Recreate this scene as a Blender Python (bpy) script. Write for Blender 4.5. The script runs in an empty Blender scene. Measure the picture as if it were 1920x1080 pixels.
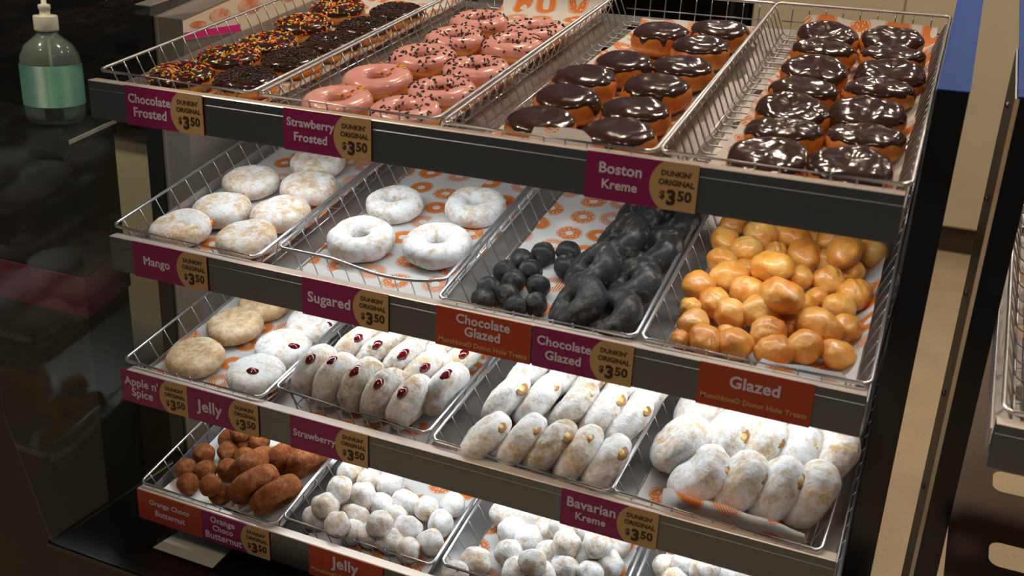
import bpy, bmesh, math, random
from mathutils import Vector, Matrix, noise as mnoise
PI = math.pi
random.seed(7)
scene = bpy.context.scene
COL = scene.collection

# ------------------------------------------------------------------ camera, world, lights, exposure
cam_data = bpy.data.cameras.new('camera')
cam = bpy.data.objects.new('camera', cam_data)
COL.objects.link(cam)
cam_data.sensor_width = 36.0
cam_data.lens = 36.0 * 1904.6 / 1920.0
cam_data.clip_start = 0.02
CR = Vector((0.91563832, 0.39936791, 0.04595367))
CD = Vector((0.18168933, -0.30914879, -0.93349665))
CF = Vector((-0.35860208, 0.8630946, -0.35562939))
cm = Matrix((CR, -CD, -CF)).transposed().to_4x4()
cm.translation = Vector((0.97637, -1.15475, 1.51477))
cam.matrix_world = cm
scene.camera = cam
cam_data.dof.use_dof = True
cam_data.dof.focus_distance = 1.72
cam_data.dof.aperture_fstop = 5.6

world = bpy.data.worlds.new('world')
scene.world = world
world.use_nodes = True
wnt = world.node_tree
wb = wnt.nodes['Background']
_tc = wnt.nodes.new('ShaderNodeTexCoord'); _sp = wnt.nodes.new('ShaderNodeSeparateXYZ'); _rp = wnt.nodes.new('ShaderNodeValToRGB')
_ad = wnt.nodes.new('ShaderNodeMath'); _ad.operation = 'MULTIPLY_ADD'; _ad.inputs[1].default_value = 0.5; _ad.inputs[2].default_value = 0.5
wnt.links.new(_tc.outputs['Generated'], _sp.inputs[0]); wnt.links.new(_sp.outputs[1], _ad.inputs[0]); wnt.links.new(_ad.outputs[0], _rp.inputs[0])
_rp.color_ramp.elements[0].position = 0.35; _rp.color_ramp.elements[0].color = (0.058, 0.056, 0.055, 1)
_rp.color_ramp.elements[1].position = 0.75; _rp.color_ramp.elements[1].color = (0.075, 0.073, 0.088, 1)
wnt.links.new(_rp.outputs[0], wb.inputs[0])
wb.inputs[1].default_value = 1.0

def area(name, loc, target, sx, sy, watts, color, spread=180):
    L = bpy.data.lights.new(name, 'AREA')
    L.shape = 'RECTANGLE'
    L.size, L.size_y, L.energy, L.color = sx, sy, watts, color
    L.spread = math.radians(spread)
    o = bpy.data.objects.new(name, L)
    COL.objects.link(o)
    o.location = loc
    o.rotation_euler = (Vector(target) - Vector(loc)).to_track_quat('-Z', 'Y').to_euler()
    return o

WARM = (1.0, 0.80, 0.60)
# ceiling downlights of the shop; the first is added to brighten the cream cabinet
for (x, y, w) in ((-1.05, -0.45, 24), (-0.7, -1.0, 7), (0.6, -1.3, 7), (1.7, -0.9, 7), (0.3, 0.9, 14), (1.3, 1.0, 13)):
    area('downlight', (x, y, 2.95), (x, y, 0), 0.16, 0.16, w, WARM)  # the first of these is an added lamp
for x in (0.2, 1.2, 2.2): area('downlight', (x, 2.7, 2.95), (x, 2.8, 0), 0.16, 0.16, 9, (1.0, 0.84, 0.66))
# cool LED strips under the upper three shelves
ROWS = {'A': (0.0, 1.25, 0.1722), 'B': (0.0111, 1.0063, 0.2309), 'C': (0.0193, 0.7717, 0.2192), 'D': (0.0168, 0.5464, 0.2443)}
for r in 'ABC':
    y, z, t = ROWS[r]
    zl = z - 0.0775 * math.cos(t) + 0.118 * math.sin(t)
    area('shelf_led', (0.385, y + 0.118 + 0.0775 * math.sin(t), zl), (0.385, y + 0.16, zl - 0.3), 1.10, 0.02, 1.75, (0.92, 0.975, 1.0))
scene.view_settings.view_transform = 'Standard'
scene.view_settings.look = 'None'
scene.view_settings.gamma = 1.0
scene.view_settings.exposure = 0.0
scene.view_settings.use_curve_mapping = False

# ------------------------------------------------------------------ material helpers
def lin(c):
    f = lambda v: v / 12.92 if v <= 0.04045 else ((v + 0.055) / 1.055) ** 2.4
    return (f(c[0] / 255), f(c[1] / 255), f(c[2] / 255), 1.0)

class Mat:
    def __init__(self, name):
        self.m = bpy.data.materials.new(name)
        self.m.use_nodes = True
        self.nt = self.m.node_tree
        self.b = self.nt.nodes['Principled BSDF']
    def n(self, kind, **kw):
        nd = self.nt.nodes.new(kind)
        for k, v in kw.items(): setattr(nd, k, v)
        return nd
    def l(self, a, b): self.nt.links.new(a, b)
    def set(self, **kw):
        names = dict(rough='Roughness', metal='Metallic', coat='Coat Weight', coatr='Coat Roughness', sss='Subsurface Weight', trans='Transmission Weight', ior='IOR', spec='Specular IOR Level', estr='Emission Strength')
        for k, v in kw.items():
            if k == 'color': self.b.inputs['Base Color'].default_value = lin(v)
            elif k == 'emit': self.b.inputs['Emission Color'].default_value = lin(v)
            elif k == 'sssr': self.b.inputs['Subsurface Radius'].default_value = v
            elif k == 'ssss': self.b.inputs['Subsurface Scale'].default_value = v
            else: self.b.inputs[names[k]].default_value = v
        return self
    def coords(self, rnd=True):
        tc = self.n('ShaderNodeTexCoord')
        if not rnd: return tc.outputs['Object']
        oi = self.n('ShaderNodeObjectInfo')
        mu = self.n('ShaderNodeMath', operation='MULTIPLY'); mu.inputs[1].default_value = 37.0
        self.l(oi.outputs['Random'], mu.inputs[0])
        ad = self.n('ShaderNodeVectorMath', operation='ADD')
        self.l(tc.outputs['Object'], ad.inputs[0]); self.l(mu.outputs[0], ad.inputs[1])
        return ad.outputs[0]
    def noise(self, vec, scale, detail=4, rough=0.6):
        n = self.n('ShaderNodeTexNoise')
        n.inputs['Scale'].default_value = scale; n.inputs['Detail'].default_value = detail; n.inputs['Roughness'].default_value = rough
        if vec is not None: self.l(vec, n.inputs['Vector'])
        return n.outputs['Fac']
    def math(self, op, a, b=None, c=None, clamp=False):
        n = self.n('ShaderNodeMath', operation=op); n.use_clamp = clamp
        for i, v in enumerate((a, b, c)):
            if v is None: continue
            if isinstance(v, (int, float)): n.inputs[i].default_value = v
            else: self.l(v, n.inputs[i])
        return n.outputs[0]
    def ramp(self, fac, stops):
        r = self.n('ShaderNodeValToRGB')
        e = r.color_ramp.elements
        while len(e) < len(stops): e.new(0.5)
        for i, (p, c) in enumerate(stops): e[i].position = p; e[i].color = lin(c)
        self.l(fac, r.inputs[0])
        return r.outputs[0]
    def mix(self, fac, a, b):
        n = self.n('ShaderNodeMix', data_type='RGBA')
        if isinstance(fac, (int, float)): n.inputs[0].default_value = fac
        else: self.l(fac, n.inputs[0])
        for i, v in ((6, a), (7, b)):
            if isinstance(v, tuple): n.inputs[i].default_value = lin(v)
            else: self.l(v, n.inputs[i])
        return n.outputs[2]
    def color(self, s): self.l(s, self.b.inputs['Base Color']); return self
    def bump(self, h, strength=0.3, dist=0.002):
        n = self.n('ShaderNodeBump'); n.inputs['Strength'].default_value = strength; n.inputs['Distance'].default_value = dist
        self.l(h, n.inputs['Height']); self.l(n.outputs[0], self.b.inputs['Normal']); return self

def plain(name, color, rough=0.5, **kw):
    return Mat(name).set(color=color, rough=rough, **kw).m

def dough_mat(name, c1, c2, band=None, rough=0.45, coat=0.0):
    M = Mat(name); v = M.coords()
    col = M.ramp(M.noise(v, 45, 5), [(0.3, c1), (0.7, c2)])
    if band:
        tc = M.n('ShaderNodeTexCoord'); sp = M.n('ShaderNodeSeparateXYZ'); M.l(tc.outputs['Object'], sp.inputs[0])
        z = M.math('ADD', sp.outputs[2], M.math('MULTIPLY', M.math('SUBTRACT', M.noise(v, 30, 2), 0.5), 0.02))
        d = M.math('ABSOLUTE', M.math('SUBTRACT', z, 0.013))
        f = M.math('SUBTRACT', 1.0, M.math('MULTIPLY', d, 190.0), clamp=True)
        col = M.mix(M.math('MULTIPLY', f, 0.65), col, band)
    M.color(col).set(rough=rough, coat=coat, sss=0.12, ssss=0.01, sssr=(1.0, 0.5, 0.2))
    M.bump(M.noise(v, 160, 4), 0.25, 0.0015)
    return M.m

def sugar_mat(name, under1, under2, sugar, cover, fine=220, bumps=0.5):
    """powder over fried dough: clumps with bare patches"""
    M = Mat(name); v = M.coords()
    u = M.ramp(M.noise(v, 40, 4), [(0.3, under1), (0.7, under2)])
    a = M.noise(v, 85, 9, 0.78); b = M.noise(v, 30, 3, 0.5)
    m = M.math('ADD', M.math('MULTIPLY', a, 0.7), M.math('MULTIPLY', b, 0.3))
    tc = M.n('ShaderNodeTexCoord'); oi = M.n('ShaderNodeObjectInfo')
    m = M.math('MULTIPLY', M.math('SUBTRACT', m, 0.5 - cover), 7.0, clamp=True)
    M.color(M.mix(m, u, sugar)).set(rough=0.85, sss=0.08, ssss=0.006, spec=0.2)
    M.bump(M.math('ADD', a, M.math('MULTIPLY', M.noise(v, fine, 4, 0.7), 0.6)), bumps * 1.3, 0.005)
    return M.m

def brushed(name, color, rough, axis=0, amp=0.12, metal=1.0):
    M = Mat(name)
    tc = M.n('ShaderNodeTexCoord'); mp = M.n('ShaderNodeMapping')
    s = [900, 900, 900]; s[axis] = 6
    mp.inputs['Scale'].default_value = s
    M.l(tc.outputs['Object'], mp.inputs['Vector'])
    f = M.noise(mp.outputs[0], 1.0, 3)
    M.set(metal=metal, color=color)
    M.l(M.math('ADD', M.math('MULTIPLY', f, amp), rough - amp / 2), M.b.inputs['Roughness'])
    c2 = tuple(min(255, int(k * 1.05)) for k in color)
    M.color(M.ramp(f, [(0.3, color), (0.7, c2)]))
    return M.m

def paper_mat(name, print_amount=1.0):
    """white baking paper printed with orange ring donuts, some striped, some speckled, some bitten"""
    M = Mat(name)
    uv = M.n('ShaderNodeTexCoord').outputs['UV']
    vo = M.n('ShaderNodeTexVoronoi', voronoi_dimensions='2D', feature='F1')
    vo.inputs['Scale'].default_value = 1.0; vo.inputs['Randomness'].default_value = 0.32
    M.l(uv, vo.inputs['Vector'])
    rel = M.n('ShaderNodeVectorMath', operation='SUBTRACT'); M.l(uv, rel.inputs[0]); M.l(vo.outputs['Position'], rel.inputs[1])
    sc = M.n('ShaderNodeSeparateColor'); M.l(vo.outputs['Color'], sc.inputs[0])
    sp = M.n('ShaderNodeSeparateXYZ'); M.l(rel.outputs[0], sp.inputs[0])
    ang = M.math('MULTIPLY', sc.outputs[0], 6.283)
    ca, sa = M.math('COSINE', ang), M.math('SINE', ang)
    x = M.math('ADD', M.math('MULTIPLY', sp.outputs[0], ca), M.math('MULTIPLY', sp.outputs[1], sa))
    y = M.math('SUBTRACT', M.math('MULTIPLY', sp.outputs[1], ca), M.math('MULTIPLY', sp.outputs[0], sa))
    d = M.math('SQRT', M.math('ADD', M.math('MULTIPLY', x, x), M.math('MULTIPLY', M.math('MULTIPLY', y, y), 1.2)))
    ring = M.math('MULTIPLY', M.math('GREATER_THAN', d, 0.13), M.math('LESS_THAN', d, 0.41))
    line = M.math('GREATER_THAN', M.math('ABSOLUTE', M.math('SUBTRACT', d, 0.375)), 0.009)
    stripes = M.math('GREATER_THAN', M.math('SINE', M.math('MULTIPLY', x, 95.0)), -0.55)
    striped = M.math('GREATER_THAN', sc.outputs[1], 0.72)
    stripes = M.math('MAXIMUM', stripes, M.math('SUBTRACT', 1.0, striped))
    dots = M.n('ShaderNodeTexVoronoi', voronoi_dimensions='2D', feature='F1'); dots.inputs['Scale'].default_value = 11.0
    M.l(uv, dots.inputs['Vector'])
    dot = M.math('GREATER_THAN', dots.outputs['Distance'], 0.2)
    dot = M.math('MAXIMUM', dot, M.math('GREATER_THAN', sc.outputs[1], 0.4))
    bite = M.math('MAXIMUM', M.math('LESS_THAN', x, 0.13), M.math('LESS_THAN', sc.outputs[2], 0.68))
    k = ring
    for t in (line, stripes, dot, bite): k = M.math('MULTIPLY', k, t)
    wear = M.noise(uv, 3.0, 4)
    k = M.math('MULTIPLY', k, M.math('ADD', M.math('MULTIPLY', wear, 0.25), 0.82, clamp=True))
    M.color(M.mix(k, (238, 236, 232), (240, 132, 38))).set(rough=0.55, spec=0.35)
    M.bump(M.noise(uv, 1.3, 3), 0.25, 0.01)
    tr = M.n('ShaderNodeBsdfTranslucent'); mx = M.n('ShaderNodeMixShader'); mx.inputs[0].default_value = 0.38
    M.l(M.b.inputs['Base Color'].links[0].from_socket, tr.inputs[0]); M.l(M.b.outputs[0], mx.inputs[1]); M.l(tr.outputs[0], mx.inputs[2])
    M.l(mx.outputs[0], [q for q in M.nt.nodes if q.type == 'OUTPUT_MATERIAL'][0].inputs[0])
    return M.m

MT = {}
MT['chrome'] = plain('chrome_wire', (198, 198, 200), 0.28, metal=0.9)
MT['fascia'] = brushed('dark_brushed_steel', (116, 122, 126), 0.38, 0, 0.05)
MT['lip'] = brushed('shelf_steel', (206, 196, 186), 0.32, 0, metal=0.35)
MT['deck'] = brushed('deck_steel', (176, 172, 168), 0.33, 1, metal=0.6)
MT['black'] = plain('gloss_black', (14, 13, 13), 0.16, spec=0.5)
MT['matblack'] = plain('matt_black', (12, 11, 11), 0.5)
MT['bluereflection'] = brushed('painted_blue_reflection', (24, 62, 136), 0.55, 1, metal=0.0); MT['bluereflection'].node_tree.nodes['Principled BSDF'].inputs['Specular IOR Level'].default_value = 0.12  # blue reflection on the panel tops, painted in as base colour
MT['panel'] = brushed('side_steel', (168, 160, 150), 0.34, 2, metal=0.65)
MT['led'] = plain('led_lens', (240, 246, 250), 0.4, emit=(225, 240, 255), estr=1.0)
MT['paper'] = paper_mat('printed_paper')
MT['whitepaper'] = plain('plain_paper', (232, 230, 226), 0.6)
MT['dough'] = dough_mat('fried_dough', (176, 96, 32), (214, 134, 52), band=(238, 186, 104))
MT['choc'] = Mat('chocolate_icing').set(color=(54, 29, 17), rough=0.2, coat=0.45, coatr=0.08).m
_m = Mat('chocolate_icing_rippled'); _m.set(color=(56, 30, 17), rough=0.2, coat=0.45, coatr=0.08)
_m.bump(_m.noise(_m.coords(), 42, 2, 0.4), 0.22, 0.004); MT['choc2'] = _m.m
_m = Mat('strawberry_icing'); _m.set(rough=0.28, coat=0.3, sss=0.15, ssss=0.006)
_m.color(_m.ramp(_m.noise(_m.coords(), 40, 3), [(0.3, (214, 148, 140)), (0.7, (226, 166, 156))])); _m.bump(_m.noise(_m.coords(), 70, 2), 0.2, 0.003); MT['pink'] = _m.m
for nm, c in dict(s_dark=(38, 20, 14), s_orange=(226, 92, 24), s_yellow=(240, 190, 40), s_white=(235, 225, 205), s_red=(190, 40, 30), s_pink=(225, 90, 120), s_green=(90, 130, 60)).items():
    MT[nm] = plain(nm.replace('s_', 'sprinkle_'), c, 0.3)
MT['sugar'] = sugar_mat('powdered_sugar', (204, 168, 122), (226, 194, 150), (242, 241, 240), 0.10)
MT['sugarheavy'] = sugar_mat('thick_powdered_sugar', (196, 164, 126), (224, 200, 166), (245, 245, 245), 0.12)
MT['sugarthin'] = sugar_mat('patchy_powdered_sugar', (168, 140, 104), (210, 182, 140), (238, 237, 236), 0.085)
MT['sugarmango'] = sugar_mat('dusted_sugar', (206, 166, 118), (228, 196, 150), (240, 238, 236), 0.085)
MT['spice'] = sugar_mat('cinnamon_sugar', (186, 150, 108), (200, 166, 122), (226, 206, 176), 0.06, bumps=0.25)
MT['butternut'] = sugar_mat('butternut_crumb', (148, 80, 42), (190, 110, 60), (224, 154, 102), 0.02, fine=420, bumps=1.0)
_m = Mat('cocoa_glaze'); _v = _m.coords()
_m.color(_m.ramp(_m.noise(_v, 70, 6, 0.7), [(0.42, (10, 9, 8)), (0.53, (36, 32, 30)), (0.64, (112, 105, 98))])).set(rough=0.45, coat=0.25, coatr=0.35)
_m.bump(_m.noise(_v, 170, 6, 0.75), 1.0, 0.005); MT['cocoa'] = _m.m
_m = Mat('glazed_dough'); _v = _m.coords()
_c = _m.ramp(_m.noise(_v, 16, 6, 0.65), [(0.32, (196, 108, 34)), (0.5, (226, 152, 62)), (0.68, (242, 196, 110))])
_g = _m.math('MULTIPLY', _m.math('SUBTRACT', _m.noise(_v, 55, 4), 0.60), 4.5, clamp=True)
_m.color(_m.mix(_m.math('MULTIPLY', _g, 0.5), _c, (250, 232, 200))).set(rough=0.38, coat=0.35, coatr=0.15, sss=0.15, ssss=0.012, sssr=(1.0, 0.5, 0.15))
_m.bump(_m.noise(_v, 60, 7, 0.65), 0.6, 0.004); MT['glaze'] = _m.m
MT['jelly'] = plain('red_jelly', (96, 6, 11), 0.08, coat=1.0)
MT['mangojelly'] = plain('mango_jelly', (226, 122, 20), 0.15, coat=0.6)
_m = Mat('custard'); _m.color(_m.ramp(_m.noise(_m.coords(), 90, 3), [(0.35, (196, 146, 70)), (0.6, (232, 204, 132))])).set(rough=0.3); MT['custard'] = _m.m
MT['crust'] = dough_mat('torn_crust', (128, 82, 44), (190, 140, 84))
MT['magenta'] = plain('magenta_card', (128, 18, 82), 0.4)
MT['gold'] = plain('tan_card', (176, 144, 98), 0.45)
MT['orange'] = plain('orange_card', (160, 58, 34), 0.42)
MT['ink'] = plain('dark_ink', (52, 34, 16), 0.5)
MT['lilac'] = plain('pale_ink', (204, 190, 208), 0.5)
MT['yellowink'] = plain('tan_ink', (190, 150, 96), 0.5)
def clear(name, tint, body, amount, ior, rough=0.02):
    """thin clear sheet: transparent, a little body colour, Fresnel reflection"""
    M = Mat(name).set(color=body, rough=0.3)
    t = M.n('ShaderNodeBsdfTransparent'); t.inputs[0].default_value = lin(tint)
    g = M.n('ShaderNodeBsdfGlossy'); g.inputs['Roughness'].default_value = rough
    a = M.n('ShaderNodeMixShader'); a.inputs[0].default_value = amount
    M.l(t.outputs[0], a.inputs[1]); M.l(M.b.outputs[0], a.inputs[2])
    fr = M.n('ShaderNodeFresnel'); fr.inputs[0].default_value = ior
    b = M.n('ShaderNodeMixShader'); M.l(fr.outputs[0], b.inputs[0]); M.l(a.outputs[0], b.inputs[1]); M.l(g.outputs[0], b.inputs[2])
    M.l(b.outputs[0], [q for q in M.nt.nodes if q.type == 'OUTPUT_MATERIAL'][0].inputs[0])
    return M.m
MT['glass'] = clear('clear_glass', (244, 250, 247), (160, 200, 185), 0.001, 1.18)
MT['bottle'] = clear('hazy_plastic', (232, 240, 236), (200, 214, 206), 0.2, 1.35, 0.08)
MT['gel'] = clear('clear_gel', (214, 232, 222), (190, 215, 200), 0.12, 1.2)
_m = Mat('cream_laminate'); _m.color(_m.ramp(_m.noise(_m.coords(False), 3, 3), [(0.3, (200, 187, 160)), (0.7, (208, 196, 170))])).set(rough=0.45); MT['cream'] = _m.m
_m = Mat('speckled_floor'); _v = _m.coords(False)
_m.color(_m.mix(_m.math('MULTIPLY', _m.math('GREATER_THAN', _m.noise(_v, 70, 3), 0.62), 0.35), _m.ramp(_m.noise(_v, 5, 4), [(0.3, (186, 166, 136)), (0.7, (200, 180, 150))]), (150, 124, 92))).set(rough=0.5); MT['floor'] = _m.m
MT['toekick'] = plain('dark_toe_kick', (70, 58, 46), 0.6)

# ------------------------------------------------------------------ mesh helpers
def finish(bm, name, mats, smooth=True):
    bmesh.ops.recalc_face_normals(bm, faces=bm.faces)
    me = bpy.data.meshes.new(name)
    bm.to_mesh(me); bm.free()
    for m in (mats if isinstance(mats, (list, tuple)) else [mats]): me.materials.append(m)
    if smooth:
        for p in me.polygons: p.use_smooth = True
    return me

def link(name, me, parent=None, matrix=None):
    o = bpy.data.objects.new(name, me); COL.objects.link(o)
    if parent is not None: o.parent = parent
    if matrix is not None:
        if parent is None: o.matrix_world = matrix
        else: o.matrix_local = matrix
    return o

def tag(o, label, cat, group=None, kind=None):
    if label: o['label'] = label
    if cat: o['category'] = cat
    if group: o['group'] = group
    if kind: o['kind'] = kind
    return o

def thing(name, label, cat, matrix=None, group=None):
    return tag(link(name, None, None, matrix or Matrix()), label, cat, group)

def add_box(bm, lo, hi, mi=0):
    x0, y0, z0 = lo; x1, y1, z1 = hi
    v = [bm.verts.new(p) for p in ((x0,y0,z0),(x1,y0,z0),(x1,y1,z0),(x0,y1,z0),(x0,y0,z1),(x1,y0,z1),(x1,y1,z1),(x0,y1,z1))]
    for f in ((0,3,2,1),(4,5,6,7),(0,1,5,4),(1,2,6,5),(2,3,7,6),(3,0,4,7)):
        bm.faces.new([v[i] for i in f]).material_index = mi
    return v

def box(name, lo, hi, m, parent=None, bevel=0.0, matrix=None):
    bm = bmesh.new(); add_box(bm, lo, hi)
    if bevel: bmesh.ops.bevel(bm, geom=bm.edges[:], offset=bevel, segments=2, affect='EDGES')
    return link(name, finish(bm, name, m, False), parent, matrix)

def add_prism(bm, poly, axis, a, b, mi=0):
    """poly: 2-D points; axis: extrusion axis; the other two axes take the points in order"""
    def P(p, t):
        q = [0, 0, 0]; o = [i for i in range(3) if i != axis]
        q[axis] = t; q[o[0]] = p[0]; q[o[1]] = p[1]
        return q
    A = [bm.verts.new(P(p, a)) for p in poly]; B = [bm.verts.new(P(p, b)) for p in poly]
    n = len(poly)
    fs = [bm.faces.new(A), bm.faces.new(B[::-1])] + [bm.faces.new((A[i], B[i], B[(i+1) % n], A[(i+1) % n])) for i in range(n)]
    for f in fs: f.material_index = mi
    return fs

def prism(name, poly, axis, a, b, m, parent=None, matrix=None):
    bm = bmesh.new(); add_prism(bm, poly, axis, a, b)
    return link(name, finish(bm, name, m, False), parent, matrix)

def add_tube(bm, pts, r, n=6, closed=False):
    pts = [Vector(p) for p in pts]; N = len(pts); rings = []
    for i, p in enumerate(pts):
        a = pts[(i-1) % N] if (closed or i > 0) else p
        b = pts[(i+1) % N] if (closed or i < N-1) else p
        d1 = (p - a).normalized() if (p - a).length > 1e-9 else None
        d2 = (b - p).normalized() if (b - p).length > 1e-9 else None
        t = ((d1 or d2) + (d2 or d1)).normalized()
        ref = Vector((0, 0, 1)) if abs(t.z) < 0.85 else Vector((0, 1, 0)) if abs(t.y) < 0.85 else Vector((1, 0, 0))
        if i == 0: x = t.cross(ref).normalized()
        else:
            x = (px - t * px.dot(t)).normalized()
        y = t.cross(x); px = x
        rings.append([bm.verts.new(p + (x * math.cos(2*PI*k/n) + y * math.sin(2*PI*k/n)) * r) for k in range(n)])
    M = N if closed else N - 1
    for i in range(M):
        A, B = rings[i], rings[(i+1) % N]
        sh = 0
        if closed and i == N - 1:
            sh = min(range(n), key=lambda s: (A[0].co - B[s].co).length)
        for k in range(n):
            bm.faces.new((A[k], A[(k+1) % n], B[(k+1+sh) % n], B[(k+sh) % n]))
    if not closed:
        bm.faces.new(rings[0][::-1]); bm.faces.new(rings[-1])

def rounded_loop(x0, y0, x1, y1, r, n=5):
    out = []
    for cx, cy, a0 in ((x1-r, y0+r, -90), (x1-r, y1-r, 0), (x0+r, y1-r, 90), (x0+r, y0+r, 180)):
        for k in range(n+1):
            a = math.radians(a0 + 90*k/n); out.append((cx + r*math.cos(a), cy + r*math.sin(a)))
    return out

def add_lathe(bm, prof, n=24, center=(0,0,0)):
    c = Vector(center); rings = []
    for r, z in prof:
        if r < 1e-6: rings.append([bm.verts.new(c + Vector((0, 0, z)))])
        else: rings.append([bm.verts.new(c + Vector((r*math.cos(2*PI*k/n), r*math.sin(2*PI*k/n), z))) for k in range(n)])
    for A, B in zip(rings, rings[1:]):
        for k in range(n):
            if len(A) == 1 and len(B) == 1: continue
            if len(A) == 1: bm.faces.new((A[0], B[(k+1) % n], B[k]))
            elif len(B) == 1: bm.faces.new((A[k], A[(k+1) % n], B[0]))
            else: bm.faces.new((A[k], A[(k+1) % n], B[(k+1) % n], B[k]))

def nz(p, f, s): return mnoise.noise(Vector(p) * f + Vector((s*7.13, s*3.7, s*1.9)))

# ------------------------------------------------------------------ text
def text_mesh(body, size, m, bold=0.02, spacing=1.0):
    cu = bpy.data.curves.new('lettering', 'FONT')
    cu.body = body; cu.size = size; cu.align_x = 'CENTER'; cu.align_y = 'CENTER'
    cu.offset = bold * size; cu.space_character = spacing; cu.resolution_u = 3; cu.extrude = 0.00012
    o = bpy.data.objects.new('lettering', cu); COL.objects.link(o)
    dg = bpy.context.evaluated_depsgraph_get()
    me = bpy.data.meshes.new_from_object(o.evaluated_get(dg))
    bpy.data.objects.remove(o); bpy.data.curves.remove(cu)
    me.materials.clear(); me.materials.append(m)
    return me

def put_text(body, size, m, parent, x, z, y, width=None, bold=0.02, rot=0.0, name='lettering'):
    me = text_mesh(body, size, m, bold, 1.03)
    xs = [v.co.x for v in me.vertices]
    s = 1.0
    if width and xs: s = width / max(1e-6, max(xs) - min(xs))
    M = Matrix.Translation((x, y, z)) @ Matrix.Rotation(rot, 4, 'Y') @ Matrix.Rotation(PI/2, 4, 'X') @ Matrix.Diagonal((s, s, 1, 1))
    return link(name, me, parent, M)

# ------------------------------------------------------------------ room
def struct(name, o): o.name = name; o['kind'] = 'structure'; return o
struct('floor', box('floor', (-5, -2.2, -0.05), (6, 6.0, 0.0), MT['floor']))
struct('wall_back', box('wall_back', (-5, 5.0, 0), (6, 5.1, 3.0), MT['cream']))

# ------------------------------------------------------------------ beige cabinets behind the case
def cabinet(x0, x1, label):
    t = thing('back_cabinet', label, 'cabinet', Matrix.Translation((x0, 4.0, 0)))
    w = x1 - x0
    box('carcass', (0, 0.022, 0.14), (w, 0.6, 2.3), MT['cream'], t)
    box('toe_kick', (0.01, 0.09, 0), (w - 0.01, 0.55, 0.14), MT['toekick'], t)
    for i in range(2):
        a = 0.004 + i * w / 2; b = (i + 1) * w / 2 - 0.004
        box('door', (a, 0, 0.15), (b, 0.02, 2.28), MT['cream'], t, 0.002)
cabinet(0.03, 1.41, 'tall beige cabinet behind the donut case, near the dark opening')
cabinet(1.42, 2.9, 'tall beige cabinet at far right, behind the neighbouring case')
t = thing('refrigerator', 'black upright refrigerator seen through the wire at top centre', 'refrigerator', Matrix.Translation((-0.78, 3.92, 0)))
box('body', (0, 0.05, 0.05), (0.79, 0.7, 1.9), MT['matblack'], t, 0.01)
box('door', (0.005, 0, 0.1), (0.785, 0.048, 1.89), MT['black'], t, 0.008)
box('handle', (0.72, -0.03, 0.9), (0.74, 0.0, 1.5), MT['matblack'], t, 0.004)

# ------------------------------------------------------------------ dark counter at left with magenta band, sanitiser bottle
ct = thing('service_counter', 'dark counter at left carrying the sanitiser bottle', 'counter', Matrix())
prism('worktop', [(-0.44, 0.17), (-0.505, 0.352), (-1.6, 0.352), (-1.6, 0.17)], 2, 1.055, 1.08, MT['black'], ct)
prism('body', [(-0.45, 0.18), (-0.507, 0.345), (-1.6, 0.345), (-1.6, 0.18)], 2, 0.0, 1.055, MT['matblack'], ct)
prism('band', [(-0.445, 0.175), (-0.504, 0.35), (-1.6, 0.35), (-1.6, 0.175)], 2, 0.735, 0.815, plain('dark_magenta', (84, 10, 44), 0.5), ct)['label'] = 'dark magenta band across the counter'
t = thing('cream_cabinet', 'cream cabinet under a dark slab, behind the left end of the case', 'cabinet', Matrix())
box('carcass', (-1.5, 0.62, 0.0), (-0.42, 1.15, 1.0), MT['cream'], t, 0.006)
box('worktop', (-1.52, 0.58, 1.001), (-0.40, 1.17, 1.03), MT['black'], t, 0.003)
t = thing('coffee_machine', 'large dark machine standing in the gloom at upper left', 'appliance', Matrix.Translation((-2.9, 1.3, 0)))
box('body', (0, 0, 0), (2.4, 0.7, 1.9), MT['matblack'], t, 0.012)
box('front_panel', (0.04, -0.012, 0.9), (2.36, 0.0, 1.84), MT['black'], t, 0.004)
box('drip_tray', (1.2, -0.12, 0.86), (1.9, -0.012, 0.89), MT['black'], t, 0.004)

bt = thing('sanitiser_bottle', 'clear pump bottle of hand sanitiser with teal label on the dark counter', 'bottle', Matrix.Translation((-0.580, 0.278, 1.0801)))
S = 0.98
bm = bmesh.new()
prof = [(0,0.0),(0.046,0.0),(0.053,0.005),(0.0555,0.02),(0.0555,0.108),(0.053,0.128),(0.043,0.148),(0.026,0.162),(0.0185,0.168),(0.0185,0.176)]
add_lathe(bm, [(r*S, z*S) for r, z in prof], 32)
body = link('bottle_body', finish(bm, 'bottle_body', MT['bottle']), bt)
bm = bmesh.new(); add_lathe(bm, [(0,0.004),(0.046,0.004),(0.0515,0.02),(0.0515,0.068),(0,0.068)], 32)
link('gel', finish(bm, 'gel', MT['gel']), bt)
bm = bmesh.new()
n = 24
for z0, z1, mi in ((0.036, 0.112, 0),):
    A = []; B = []
    for k in range(n+1):
        a = math.radians(-136 + 186*k/n); r = 0.0562*S
        A.append(bm.verts.new((r*math.cos(a), r*math.sin(a), z0))); B.append(bm.verts.new((r*math.cos(a), r*math.sin(a), z1)))
    for k in range(n): bm.faces.new((A[k], A[k+1], B[k+1], B[k]))
bmesh.ops.solidify(bm, geom=bm.faces[:], thickness=0.0003)
lb = link('wrap_label', finish(bm, 'wrap_label', Mat('teal_label').set(color=(84, 136, 124), rough=0.4).m), bt)
lb['label'] = 'teal wrap label'
bm = bmesh.new(); random.seed(3)
x = -0.014
while x < 0.016:
    w = random.choice((0.0005, 0.0009, 0.0014)); a = -PI/2 + 0.85 + (x - 0.004)/0.05
    c = Matrix.Rotation(a + PI/2, 4, 'Z')
    v = add_box(bm, (-w/2, -0.0556, 0.012), (w/2, -0.0550, 0.034)); bmesh.ops.transform(bm, matrix=c, verts=v)
    x += w + random.choice((0.0006, 0.001))
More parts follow.
